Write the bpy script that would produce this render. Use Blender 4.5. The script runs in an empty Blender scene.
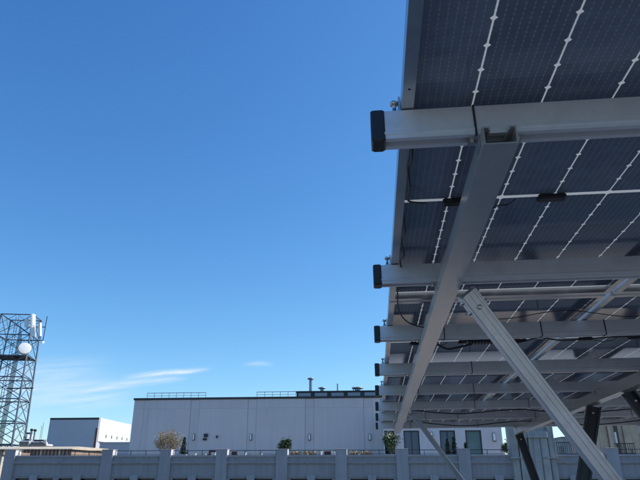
import bpy, math, random
from mathutils import Vector, Matrix
random.seed(7)
S = bpy.context.scene
COL = S.collection

# ------------------------------------------------------------------ camera
F, HZ, ZC = 580.0, 470.0, 1.65            # focal length in photo pixels, horizon row, eye height
PITCH = math.atan((HZ - 240) / F); YAW = math.radians(5.126)
cam = bpy.data.cameras.new('camera'); cam.sensor_fit = 'HORIZONTAL'; cam.sensor_width = 36
cam.lens = 36 * F / 640; cam.clip_start = .05; cam.clip_end = 4000
camo = bpy.data.objects.new('camera', cam); COL.objects.link(camo)
camo.location = (0, 0, ZC); camo.rotation_euler = (math.pi / 2 + PITCH, 0, YAW)
S.camera = camo
CAMR = Matrix.Rotation(YAW, 3, 'Z') @ Matrix.Rotation(math.pi / 2 + PITCH, 3, 'X')

def at(px, py, Y):
    """world point at forward distance Y that the survey of the photo puts at (px, py)"""
    d = CAMR @ Vector(((px - 320) / F, -(py - 240) / F, -1.0))
    return d * (Y / d.y) + Vector((0, 0, ZC))

# ------------------------------------------------------------------ sky and sun
SUN_AZ, SUN_EL = math.radians(72), math.radians(42)     # azimuth from +Y towards +X
w = bpy.data.worlds.new('World'); S.world = w; w.use_nodes = True
nt = w.node_tree; N = nt.nodes; Lk = nt.links
for n in list(N): N.remove(n)
def node(t, **k):
    n = N.new(t)
    for a, b in k.items(): setattr(n, a, b)
    return n
def mth(op, a, b=None, c=None, clamp=False):
    n = N.new('ShaderNodeMath'); n.operation = op; n.use_clamp = clamp
    for i, v in enumerate((a, b, c)):
        if v is None: continue
        if isinstance(v, (int, float)): n.inputs[i].default_value = v
        else: Lk.new(v, n.inputs[i])
    return n.outputs[0]
out = node('ShaderNodeOutputWorld'); bg = node('ShaderNodeBackground')
sky = node('ShaderNodeTexSky', sky_type='NISHITA', sun_disc=False)
sky.sun_elevation = SUN_EL; sky.sun_rotation = SUN_AZ
sky.altitude = 150; sky.air_density = 1.0; sky.dust_density = 0.35; sky.ozone_density = 2.2
tc = node('ShaderNodeTexCoord'); sep = node('ShaderNodeSeparateXYZ'); Lk.new(tc.outputs['Generated'], sep.inputs[0])
az = mth('ARCTAN2', sep.outputs[0], sep.outputs[1]); el = mth('ARCSINE', sep.outputs[2])
wob = node('ShaderNodeTexNoise'); wob.inputs['Scale'].default_value = 9; wob.inputs['Detail'].default_value = 5
fib = node('ShaderNodeTexNoise'); fib.inputs['Scale'].default_value = 1; fib.inputs['Detail'].default_value = 7
fib.inputs['Roughness'].default_value = .62
cmb = node('ShaderNodeCombineXYZ')
Lk.new(mth('MULTIPLY', mth('ADD', az, mth('MULTIPLY', el, -1.5)), 9), cmb.inputs[0])
Lk.new(mth('MULTIPLY', mth('ADD', el, mth('MULTIPLY', az, -.17)), 95), cmb.inputs[1])
Lk.new(cmb.outputs[0], fib.inputs['Vector'])
Lk.new(tc.outputs['Generated'], wob.inputs['Vector'])
wv = mth('MULTIPLY', mth('SUBTRACT', wob.outputs['Fac'], .5), .012)
def aim(px, py):
    d = (CAMR @ Vector(((px - 320) / F, -(py - 240) / F, -1.0))).normalized()
    return math.atan2(d.x, d.y), math.asin(d.z)
def streak(p0, p1, wid, amp, sharp=2.0):
    (a0, e0), (a1, e1) = aim(*p0), aim(*p1)
    t = mth('DIVIDE', mth('SUBTRACT', az, a0), a1 - a0)
    line = mth('ADD', mth('MULTIPLY', t, e1 - e0), e0)
    line = mth('ADD', line, mth('MULTIPLY', mth('MULTIPLY', t, mth('SUBTRACT', 1.0, t)), .012))
    d = mth('DIVIDE', mth('ADD', mth('SUBTRACT', el, line), wv), wid)
    g = mth('EXPONENT', mth('MULTIPLY', mth('MULTIPLY', d, d), -1.0))
    tt = mth('SUBTRACT', mth('MULTIPLY', t, 2), 1); t2 = mth('MULTIPLY', tt, tt)
    e = mth('SUBTRACT', 1.0, t2, clamp=True); e = mth('MULTIPLY', mth('POWER', e, 1.5), 1.15)
    return mth('MULTIPLY', mth('MULTIPLY', g, e), amp)
c = streak((72, 394), (192, 377.5), .0045, 1.05)
c = mth('ADD', c, streak((118, 379), (214, 369.5), .0036, 1.15))
c = mth('ADD', c, streak((240, 366), (276, 364), .0035, .35))
c = mth('ADD', c, streak((-60, 385), (120, 366), .018, .42))
c = mth('ADD', c, streak((-80, 404), (150, 388), .020, .5))
c = mth('ADD', c, streak((60, 407), (140, 402), .008, .25))
ff = mth('MULTIPLY', mth('SUBTRACT', fib.outputs['Fac'], .34), 3.4, clamp=True)
c = mth('MULTIPLY', c, mth('ADD', mth('MULTIPLY', ff, .85), .15), clamp=True)
mix = node('ShaderNodeMixRGB'); mix.inputs[2].default_value = (5.6, 6.3, 6.9, 1)
# clear winter air: per-channel response of the camera to the sky's radiance
srgb = node('ShaderNodeSeparateColor'); crgb = node('ShaderNodeCombineColor'); Lk.new(sky.outputs[0], srgb.inputs[0])
for i, (k_, e_) in enumerate(((.475, 1.3), (.92, 1.04), (1.65, .8))):
    Lk.new(mth('MULTIPLY', mth('POWER', srgb.outputs[i], e_), k_), crgb.inputs[i])
Lk.new(c, mix.inputs[0]); Lk.new(crgb.outputs[0], mix.inputs[1])
Lk.new(mix.outputs[0], bg.inputs['Color']); bg.inputs['Strength'].default_value = .15
Lk.new(bg.outputs[0], out.inputs['Surface'])

sun = bpy.data.lights.new('sun', 'SUN'); sun.energy = 4.8; sun.angle = math.radians(.53); sun.color = (1, .95, .87)
suno = bpy.data.objects.new('sun', sun); COL.objects.link(suno)
sd = Vector((math.sin(SUN_AZ) * math.cos(SUN_EL), math.cos(SUN_AZ) * math.cos(SUN_EL), math.sin(SUN_EL)))
suno.rotation_euler = sd.to_track_quat('Z', 'Y').to_euler(); suno.location = (30, 20, 40)
S.render.engine = 'CYCLES'
V = S.view_settings; V.view_transform = 'Standard'; V.look = 'None'; V.exposure = 0.0; V.gamma = 1; V.use_curve_mapping = False

# ------------------------------------------------------------------ materials
MAT = {}
def mat(name, col, rough=.6, metal=0.0, var=.12, scale=6.0, stretch=(1, 1, 1), bump=0.0, spec=.5, streaks=0.0, col2=None, coat=0, rand=.0, grime=0.0):
    m = bpy.data.materials.new(name); m.use_nodes = True; t = m.node_tree; p = t.nodes['Principled BSDF']
    tcn = t.nodes.new('ShaderNodeTexCoord'); mp = t.nodes.new('ShaderNodeMapping'); mp.inputs['Scale'].default_value = stretch
    oi = t.nodes.new('ShaderNodeObjectInfo')
    ad = t.nodes.new('ShaderNodeVectorMath'); ad.operation = 'ADD'
    sc = t.nodes.new('ShaderNodeVectorMath'); sc.operation = 'SCALE'; sc.inputs['Scale'].default_value = 1.0
    cx = t.nodes.new('ShaderNodeCombineXYZ')
    rm = t.nodes.new('ShaderNodeMath'); rm.operation = 'MULTIPLY'; rm.inputs[1].default_value = 37.0
    t.links.new(oi.outputs['Random'], rm.inputs[0]); t.links.new(rm.outputs[0], cx.inputs[0]); t.links.new(rm.outputs[0], cx.inputs[1])
    t.links.new(tcn.outputs['Object'], ad.inputs[0]); t.links.new(cx.outputs[0], ad.inputs[1]); t.links.new(ad.outputs[0], mp.inputs['Vector'])
    nz = t.nodes.new('ShaderNodeTexNoise'); nz.inputs['Scale'].default_value = scale; nz.inputs['Detail'].default_value = 6; nz.inputs['Roughness'].default_value = .6
    t.links.new(mp.outputs[0], nz.inputs['Vector'])
    rp = t.nodes.new('ShaderNodeValToRGB')
    lo = tuple(c * (1 - var * 1.6) for c in col); hi = tuple(min(1, c * (1 + var * 1.2)) for c in (col2 or col))
    rp.color_ramp.elements[0].position = .3; rp.color_ramp.elements[1].position = .72
    rp.color_ramp.elements[0].color = (*lo, 1); rp.color_ramp.elements[1].color = (*hi, 1)
    t.links.new(nz.outputs['Fac'], rp.inputs[0]); last = rp.outputs[0]
    if streaks:
        mp2 = t.nodes.new('ShaderNodeMapping'); mp2.inputs['Scale'].default_value = (2.2, 2.2, .12)
        t.links.new(ad.outputs[0], mp2.inputs['Vector'])
        n2 = t.nodes.new('ShaderNodeTexNoise'); n2.inputs['Scale'].default_value = 1.5; n2.inputs['Detail'].default_value = 5
        t.links.new(mp2.outputs[0], n2.inputs['Vector'])
        mr = t.nodes.new('ShaderNodeMapRange'); mr.inputs[1].default_value = .38; mr.inputs[2].default_value = .7
        mr.inputs[3].default_value = 1.0; mr.inputs[4].default_value = 1 - streaks
        t.links.new(n2.outputs['Fac'], mr.inputs[0])
        mx = t.nodes.new('ShaderNodeMixRGB'); mx.blend_type = 'MULTIPLY'; mx.inputs[0].default_value = 1
        t.links.new(last, mx.inputs[1]); t.links.new(mr.outputs[0], mx.inputs[2]); last = mx.outputs[0]
    def mul(sock):
        nonlocal last
        mx = t.nodes.new('ShaderNodeMixRGB'); mx.blend_type = 'MULTIPLY'; mx.inputs[0].default_value = 1
        t.links.new(last, mx.inputs[1]); t.links.new(sock, mx.inputs[2]); last = mx.outputs[0]
    if rand:
        mr = t.nodes.new('ShaderNodeMapRange'); mr.inputs[3].default_value = 1 - rand; mr.inputs[4].default_value = 1 + rand
        t.links.new(oi.outputs['Random'], mr.inputs[0]); mul(mr.outputs[0])
    if grime:
        n3 = t.nodes.new('ShaderNodeTexNoise'); n3.inputs['Scale'].default_value = 17; n3.inputs['Detail'].default_value = 8; n3.inputs['Roughness'].default_value = .7
        n3.inputs['Distortion'].default_value = .6
        t.links.new(ad.outputs[0], n3.inputs['Vector'])
        mr = t.nodes.new('ShaderNodeMapRange'); mr.inputs[1].default_value = .45; mr.inputs[2].default_value = .75; mr.inputs[3].default_value = 1; mr.inputs[4].default_value = 1 - grime
        t.links.new(n3.outputs['Fac'], mr.inputs[0]); mul(mr.outputs[0])
    t.links.new(last, p.inputs['Base Color'])
    rr = t.nodes.new('ShaderNodeMapRange'); rr.inputs[3].default_value = max(0, rough - .08); rr.inputs[4].default_value = min(1, rough + .08)
    t.links.new(nz.outputs['Fac'], rr.inputs[0]); t.links.new(rr.outputs[0], p.inputs['Roughness'])
    p.inputs['Metallic'].default_value = metal; p.inputs['Specular IOR Level'].default_value = spec
    if coat: p.inputs['Coat Weight'].default_value = coat
    if bump:
        b = t.nodes.new('ShaderNodeBump'); b.inputs['Strength'].default_value = bump; b.inputs['Distance'].default_value = .02
        t.links.new(nz.outputs['Fac'], b.inputs['Height']); t.links.new(b.outputs[0], p.inputs['Normal'])
    MAT[name] = m; return m

mat('aluminium', (.58, .58, .60), .40, .6, .07, 3, grime=.16)
mat('beam_aluminium', (.62, .60, .58), .27, .72, .06, 3, (1, .2, 1), grime=.14)
mat('rail_aluminium', (.60, .625, .67), .42, .40, .06, 3, (.2, 1, 1), grime=.14)
mat('frame_aluminium', (.50, .50, .51), .30, .85, .04, 3, grime=.12)
mat('galvanised_steel', (.30, .33, .37), .5, .6, .12, 14)
mat('tower_steel', (.17, .20, .24), .5, .3, .12, 4)
mat('shaded_channel', (.05, .055, .07), .45, .3, .1, 5)  # shade of the open channels is put into this base colour
mat('bolt_steel', (.5, .5, .5), .35, 1.0, .1, 30)
mat('black_plastic', (.012, .013, .016), .45, 0, .1, 30)
mat('black_cable', (.012, .012, .014), .5, 0, .1, 30)
mat('walkway_paver', (.52, .42, .32), .8, 0, .12, 3, bump=.2, rand=.1)
mat('dark_strip', (.05, .05, .055), .8, 0, .15, 2)
mat('deck_paver', (.28, .27, .26), .8, 0, .14, 3, bump=.2)
mat('white_coping', (.80, .79, .76), .6, 0, .04, 3)
mat('asphalt', (.05, .05, .052), .9, 0, .2, 2, bump=.3)
mat('terrace_stone', (.36, .32, .325), .85, 0, .05, .5, bump=.1, streaks=.16)
mat('terrace_pier', (.40, .355, .36), .85, 0, .05, .8, bump=.1, streaks=.12, rand=.04)
mat('white_panel', (.56, .52, .53), .7, 0, .03, .35, streaks=.06, rand=.025)
mat('pavilion_white', (.60, .57, .59), .7, 0, .04, .6, streaks=.08)
mat('warm_stone', (.56, .44, .32), .85, 0, .14, .7, bump=.25, streaks=.28)
mat('tower_stone', (.46, .42, .39), .85, 0, .16, .8, bump=.25, streaks=.35)
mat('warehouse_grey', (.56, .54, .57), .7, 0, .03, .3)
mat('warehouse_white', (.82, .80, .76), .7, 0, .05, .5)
mat('rust', (.28, .13, .08), .85, 0, .3, 3)
mat('brick', (.40, .27, .21), .9, 0, .2, 2)
mat('tan_coping', (.62, .52, .40), .85, 0, .1, 1)
mat('dark_trim', (.03, .033, .04), .6, 0, .1, 4)
mat('dark_metal', (.04, .043, .05), .45, .3, .1, 6)
mat('roof_gravel', (.3, .29, .28), .95, 0, .15, 5)
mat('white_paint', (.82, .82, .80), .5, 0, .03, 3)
mat('pot_white', (.78, .77, .74), .6, 0, .06, 8)
mat('hvac_white', (.62, .63, .63), .6, .1, .1, 3)
mat('planter_wood', (.42, .32, .22), .85, 0, .25, 4)
mat('soil', (.06, .045, .03), .95, 0, .2, 9)
mat('twig', (.34, .25, .16), .9, 0, .2, 8)
mat('bark', (.12, .09, .07), .9, 0, .2, 8)
mat('dry_leaf', (.42, .31, .19), .8, 0, .25, 9)
mat('leaf_dark', (.035, .055, .035), .6, 0, .3, 9)
mat('leaf_green', (.06, .095, .035), .6, 0, .35, 9)
mat('leaf_yellow', (.30, .29, .12), .6, 0, .35, 9)
mat('flower', (.52, .50, .30), .6, 0, .1, 9)
mat('red_cloth', (.09, .035, .035), .8, 0, .2, 9)

def glassmat(name, col, rough=.06):
    m = mat(name, col, rough, 0, .15, .5); m.node_tree.nodes['Principled BSDF'].inputs['Specular IOR Level'].default_value = .45; return m
glassmat('window_blue', (.055, .10, .165)); glassmat('window_teal', (.13, .22, .22)); glassmat('window_dark', (.012, .016, .022))

# cells: dark blue-black silicon under glass, faint dotted busbars
def cellmat():
    m = bpy.data.materials.new('solar_cell'); m.use_nodes = True; t = m.node_tree; p = t.nodes['Principled BSDF']
    def M_(op, a, b=None):
        n = t.nodes.new('ShaderNodeMath'); n.operation = op
        for i, v in enumerate((a, b)):
            if v is None: continue
            if isinstance(v, (int, float)): n.inputs[i].default_value = v
            else: t.links.new(v, n.inputs[i])
        return n.outputs[0]
    tcn = t.nodes.new('ShaderNodeTexCoord'); sp = t.nodes.new('ShaderNodeSeparateXYZ'); t.links.new(tcn.outputs['Object'], sp.inputs[0])
    fx = M_('ABSOLUTE', M_('SUBTRACT', M_('FRACT', M_('DIVIDE', M_('ADD', sp.outputs[0], .0005), .0185)), .5))
    fy = M_('ABSOLUTE', M_('SUBTRACT', M_('FRACT', M_('DIVIDE', sp.outputs[1], .0135)), .5))
    wire = M_('MULTIPLY', M_('LESS_THAN', fx, .045), .35)
    dot = M_('MULTIPLY', M_('LESS_THAN', fx, .10), M_('LESS_THAN', fy, .22))
    fac = M_('ADD', wire, M_('MULTIPLY', dot, .65))
    nz = t.nodes.new('ShaderNodeTexNoise'); nz.inputs['Scale'].default_value = 3; t.links.new(tcn.outputs['Object'], nz.inputs['Vector'])
    rp = t.nodes.new('ShaderNodeValToRGB'); rp.color_ramp.elements[0].color = (.110, .145, .20, 1); rp.color_ramp.elements[1].color = (.15, .185, .245, 1)
    t.links.new(nz.outputs['Fac'], rp.inputs[0])
    mx = t.nodes.new('ShaderNodeMixRGB'); mx.inputs[2].default_value = (.25, .28, .33, 1)
    oi = t.nodes.new('ShaderNodeObjectInfo'); n2 = t.nodes.new('ShaderNodeTexNoise'); n2.inputs['Scale'].default_value = 22; n2.inputs['Detail'].default_value = 6
    t.links.new(tcn.outputs['Object'], n2.inputs['Vector'])
    tone = M_('MULTIPLY', M_('ADD', M_('MULTIPLY', oi.outputs['Random'], .22), .89), M_('ADD', M_('MULTIPLY', n2.outputs['Fac'], .5), .75))
    # each half cell of a string has its own shade
    wn = t.nodes.new('ShaderNodeTexWhiteNoise'); wn.noise_dimensions = '2D'; cv = t.nodes.new('ShaderNodeCombineXYZ')
    t.links.new(M_('FLOOR', M_('DIVIDE', sp.outputs[1], .0808)), cv.inputs[0]); t.links.new(M_('MULTIPLY', oi.outputs['Random'], 91.0), cv.inputs[1]); t.links.new(cv.outputs[0], wn.inputs['Vector'])
    tone = M_('MULTIPLY', tone, M_('ADD', M_('MULTIPLY', wn.outputs['Value'], .14), .93))
    ml = t.nodes.new('ShaderNodeMixRGB'); ml.blend_type = 'MULTIPLY'; ml.inputs[0].default_value = 1; t.links.new(rp.outputs[0], ml.inputs[1]); t.links.new(tone, ml.inputs[2])
    t.links.new(fac, mx.inputs[0]); t.links.new(ml.outputs[0], mx.inputs[1]); t.links.new(mx.outputs[0], p.inputs['Base Color'])
    p.inputs['Specular IOR Level'].default_value = .3; p.inputs['Roughness'].default_value = .1; p.inputs['IOR'].default_value = 1.5
    MAT['cell'] = m
cellmat()
# the clear encapsulant in the gaps scatters the daylight from above
def encap():
    m = bpy.data.materials.new('encapsulant'); m.use_nodes = True; t = m.node_tree; p = t.nodes['Principled BSDF']
    o = t.nodes['Material Output']
    nz = t.nodes.new('ShaderNodeTexNoise'); nz.inputs['Scale'].default_value = 6
    rp = t.nodes.new('ShaderNodeValToRGB'); rp.color_ramp.elements[0].color = (.66, .67, .66, 1); rp.color_ramp.elements[1].color = (.8, .79, .76, 1)
    t.links.new(nz.outputs['Fac'], rp.inputs[0])
    tr = t.nodes.new('ShaderNodeBsdfTranslucent'); t.links.new(rp.outputs[0], tr.inputs[0]); t.links.new(rp.outputs[0], p.inputs['Base Color'])
    p.inputs['Roughness'].default_value = .1
    mx = t.nodes.new('ShaderNodeMixShader'); mx.inputs[0].default_value = .6
    t.links.new(p.outputs[0], mx.inputs[1]); t.links.new(tr.outputs[0], mx.inputs[2]); t.links.new(mx.outputs[0], o.inputs['Surface'])
    MAT['encap'] = m
encap()

# ------------------------------------------------------------------ mesh helpers
class MB:
    def __init__(s): s.v = []; s.f = []; s.sm = []
    def add(s, vs, fs, smooth=False):
        b = len(s.v); s.v += [tuple(v) for v in vs]; s.f += [tuple(i + b for i in f) for f in fs]; s.sm += [smooth] * len(fs); return s
    def box(s, x0, x1, y0, y1, z0, z1):
        return s.add([(x, y, z) for z in (z0, z1) for y in (y0, y1) for x in (x0, x1)],
                     [(0, 2, 3, 1), (4, 5, 7, 6), (0, 1, 5, 4), (2, 6, 7, 3), (0, 4, 6, 2), (1, 3, 7, 5)])
    def bevbox(s, x0, x1, y0, y1, z0, z1, b):
        # box with chamfered vertical edges and top
        def ring(i, z): return [(x0 + i + b, y0 + i, z), (x1 - i - b, y0 + i, z), (x1 - i, y0 + i + b, z), (x1 - i, y1 - i - b, z), (x1 - i - b, y1 - i, z), (x0 + i + b, y1 - i, z), (x0 + i, y1 - i - b, z), (x0 + i, y0 + i + b, z)]
        vs = ring(b, z0) + ring(0, z0 + b) + ring(0, z1 - b) + ring(b, z1); fs = [tuple(reversed(range(8))), tuple(range(24, 32))]
        for r in range(3):
            for k in range(8): fs.append((r * 8 + k, r * 8 + (k + 1) % 8, r * 8 + 8 + (k + 1) % 8, r * 8 + 8 + k))
        return s.add(vs, fs)
    def prism(s, prof, p0, p1, u, v, caps=True):
        """profile [(a, b)] in the plane of u and v swept from p0 to p1"""
        p0, p1, u, v = map(Vector, (p0, p1, u, v)); n = len(prof)
        vs = [p0 + u * a + v * b for a, b in prof] + [p1 + u * a + v * b for a, b in prof]
        fs = [(k, (k + 1) % n, n + (k + 1) % n, n + k) for k in range(n)]
        if caps: fs += [tuple(reversed(range(n))), tuple(range(n, 2 * n))]
        return s.add(vs, fs)
    def tube(s, pts, r, n=8, r1=None, caps=True):
        pts = [Vector(p) for p in pts]; m = len(pts); vs = []; fs = []
        ref = None
        for i, p in enumerate(pts):
            d = (pts[min(i + 1, m - 1)] - pts[max(i - 1, 0)]).normalized()
            if ref is None: ref = d.orthogonal().normalized()
            a = (ref - d * ref.dot(d)).normalized(); ref = a; b = d.cross(a)
            rr = r if r1 is None else r + (r1 - r) * i / (m - 1)
            vs += [p + (a * math.cos(2 * math.pi * k / n) + b * math.sin(2 * math.pi * k / n)) * rr for k in range(n)]
        for i in range(m - 1):
            fs += [(i * n + k, i * n + (k + 1) % n, (i + 1) * n + (k + 1) % n, (i + 1) * n + k) for k in range(n)]
        s.add(vs, fs, True)
        if caps: s.add(vs[:n], [tuple(reversed(range(n)))]); s.add(vs[-n:], [tuple(range(n))])
        return s
    def lathe(s, prof, c, axis=(0, 0, 1), n=16):
        ax = Vector(axis).normalized(); a = ax.orthogonal().normalized(); b = ax.cross(a); c = Vector(c); vs = []; m = len(prof)
        for r, h in prof: vs += [c + ax * h + (a * math.cos(2 * math.pi * k / n) + b * math.sin(2 * math.pi * k / n)) * r for k in range(n)]
        fs = [(i * n + k, i * n + (k + 1) % n, (i + 1) * n + (k + 1) % n, (i + 1) * n + k) for i in range(m - 1) for k in range(n)]
        s.add(vs, fs, True); s.add(vs[:n], [tuple(reversed(range(n)))]); s.add(vs[-n:], [tuple(range(n))]); return s
    def leaf(s, p, d, size):
        d = Vector(d).normalized(); a = d.orthogonal().normalized(); a.rotate(Matrix.Rotation(random.uniform(0, 6.28), 3, d)); p = Vector(p)
        b = d.cross(a)
        return s.add([p, p + a * size * .5 + b * size * .28, p + a * size, p + a * size * .5 - b * size * .28], [(0, 1, 2, 3)])
    def mesh(s, name, off=(0, 0, 0)):
        me = bpy.data.meshes.new(name); o = Vector(off)
        me.from_pydata([tuple(Vector(v) - o) for v in s.v], [], s.f); me.polygons.foreach_set('use_smooth', s.sm); me.update(); return me

I4 = Matrix.Identity(4)
def tag(o, label=None, cat=None, group=None, kind=None):
    for k, v in (('label', label), ('category', cat), ('group', group), ('kind', kind)):
        if v: o[k] = v
    return o
def thing(name, label, cat, anchor=(0, 0, 0), frame=I4, group=None):
    o = bpy.data.objects.new(name, None); COL.objects.link(o); o.empty_display_size = .1
    o.matrix_world = frame @ Matrix.Translation(Vector(anchor)); tag(o, label, cat, group); ANCH[o.name] = Vector(anchor); return o
ANCH = {}
def part(name, mb, m, root, label=None, kind=None):
    """mb in the same coordinates as the root thing's anchor"""
    a = ANCH[root.name]
    me = mb if isinstance(mb, bpy.types.Mesh) else mb.mesh(name, a)
    if m and not me.materials: me.materials.append(MAT[m])
    o = bpy.data.objects.new(name, me); COL.objects.link(o); o.parent = root; ANCH[o.name] = a
    tag(o, label, kind=kind); return o
def solo(name, mb, m, label=None, cat=None, group=None, kind=None, anchor=None, frame=I4):
    if anchor is None:
        xs, ys, zs = zip(*mb.v); anchor = ((min(xs) + max(xs)) / 2, (min(ys) + max(ys)) / 2, min(zs))
    me = mb.mesh(name, anchor); me.materials.append(MAT[m])
    o = bpy.data.objects.new(name, me); COL.objects.link(o); o.matrix_world = frame @ Matrix.Translation(Vector(anchor))
    return tag(o, label, cat, group, kind)
def box(*a): return MB().box(*a)
ORD = ['first', 'second', 'third', 'fourth', 'fifth', 'sixth', 'seventh', 'eighth', 'ninth', 'tenth', 'eleventh']

# ------------------------------------------------------------------ the setting
GZ = -16.0
solo('ground', box(-900, 900, -300, 1500, GZ - 1, GZ), 'asphalt', kind='structure')
solo('roof_deck', box(-14, 16, -8, 14.2, GZ, 0), 'deck_paver', kind='structure')
par = thing('parapet_wall', 'low roof parapet with wide white coping beyond the solar canopy', 'wall', (1, 13.2, 0))
part('wall', box(-14, 16, 13.0, 13.5, 0.002, .36), 'terrace_stone', par)
part('coping', box(-14, 16, 12.78, 13.62, .36, .42), 'white_coping', par)

# tan paver walkway between the canopy and the parapet, slab by slab
SLAB = MB().bevbox(-.295, .295, -.295, .295, .002, .045, .006).mesh('paver_slab'); SLAB.materials.append(MAT['walkway_paver'])
wk = bpy.data.objects.new('walkway', None); COL.objects.link(wk); wk.location = (0, 10.2, 0); wk['kind'] = 'structure'
for i in range(26):
    for j in range(4):
        o = bpy.data.objects.new('paver_slab', SLAB); COL.objects.link(o); o.parent = wk; o.location = (-6 + i * .6, -.9 + j * .6, random.uniform(0, .003))

solo('unseen_dark_strip', box(-14, 16, 11.42, 12.76, .003, .012), 'dark_strip', kind='structure')  # unseen dark strip, added to cut short the gleam reflected in the beam

# ------------------------------------------------------------------ solar canopy
# canopy frame: x across, y along the long beams, z = 0 is the plane of the cells
CAN = Matrix(((.99996, 0.0, -.00841, 0), (.00025, .99956, .02975, 0), (.0084, -.02975, .99952, 0), (0, 0, 0, 1)))
CAN = Matrix.Translation(Vector((0, 0, ZC)) + Vector((-.00841, .02975, .99952)) * .8932) @ CAN
CW, CH, MG = .172, .0808, .018            # cell column pitch, half-cell pitch, mid gap
MW, ML, PX, PY = 1.044, 2.012, 1.068, 2.04  # module width and length, pitches
X0, YC = .099, 1.762                      # outer edge of the first column, centre of the first row
NCOL, NROW = 6, 4

def string_mesh():
    mb = MB(); g = .0021; ch = .0066; w2 = CW / 2 - g
    for j in range(12):
        y0, y1 = j * CH, (j + 1) * CH
        mb.add([(-w2 + ch, y0, 0), (w2 - ch, y0, 0), (w2, y0 + ch, 0), (w2, y1 - ch, 0), (w2 - ch, y1, 0), (-w2 + ch, y1, 0), (-w2, y1 - ch, 0), (-w2, y0 + ch, 0)],
               [tuple(reversed(range(8)))])
    me = mb.mesh('cell_string'); me.materials.append(MAT['cell']); return me
STR = string_mesh()
def rail_mesh(L, lip=.029):
    # L-shaped frame bar along +y, outer face at x = 0, lip to +x
    pr = [(0, .006), (0, -.036), (lip, -.036), (lip, -.0342), (.003, -.0342), (.003, .006)]
    mb = MB().prism(pr, (0, 0, 0), (0, L, 0), (1, 0, 0), (0, 0, 1)); me = mb.mesh('frame_rail'); me.materials.append(MAT['frame_aluminium']); return me
RL, RW = rail_mesh(ML), rail_mesh(MW - .008)
SH = MB().box(.004, MW - .004, .004, ML - .004, .0025, .005).mesh('glass_sheet'); SH.materials.append(MAT['encap'])
JB = MB().bevbox(-.045, .045, -.016, .016, -.02, -.001, .004).mesh('junction_box'); JB.materials.append(MAT['black_plastic'])
HO = MB().lathe([(.0032, 0), (.0032, .0006)], (0, 0, 0), n=8).mesh('drain_hole'); HO.materials.append(MAT['black_plastic'])
def child(name, me, root, loc=(0, 0, 0), rz=0):
    o = bpy.data.objects.new(name, me); COL.objects.link(o); o.parent = root; o.location = loc; o.rotation_euler = (0, 0, rz); return o
CX0 = .2806 - CW - X0                      # left side of the first cell column inside the module
def lead_mesh():
    mb = MB(); pts = []
    for i in range(13):
        t = i / 12; pts.append((.045 + t * .15, .0 + .02 * math.sin(t * 3.1), -.012 - .014 * math.sin(t * math.pi) - .004 * math.sin(t * 17)))
    mb.tube(pts, .0023, 6); me = mb.mesh('lead_cable'); me.materials.append(MAT['black_cable']); return me
LEAD = lead_mesh()
for r in range(NROW):
    for k in range(NCOL):
        x, y = X0 + k * PX, YC + r * PY - ML / 2
        t = thing('solar_panel', "dark solar panel, %s column from black rail caps, %s row from beam's cut end" % (ORD[k], ORD[r]), 'solar panel',
                  (x, y, 0), CAN, 'solar panels of the canopy')
        child('glass_sheet', SH, t)
        for h in range(2):
            for c_ in range(6):
                yy = ML / 2 + MG / 2 if h else ML / 2 - MG / 2 - 12 * CH
                child('cell_string', STR, t, (CX0 + CW * (c_ + .5), yy, 0))
        child('frame_rail', RL, t, (0, 0, 0)); child('frame_rail', RL, t, (MW, ML, 0), math.pi)
        child('frame_rail', RW, t, (MW - .004, 0, .0003), math.pi / 2); child('frame_rail', RW, t, (.004, ML, .0003), -math.pi / 2)
        for jx in (.205, .515, .86):
            child('junction_box', JB, t, (jx, ML / 2, 0))
        child('lead_cable', LEAD, t, (.205, ML / 2, 0))
        for hy in (.36, .52, 1.5, 1.66): child('drain_hole', HO, t, (.015, hy, -.0366))

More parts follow.
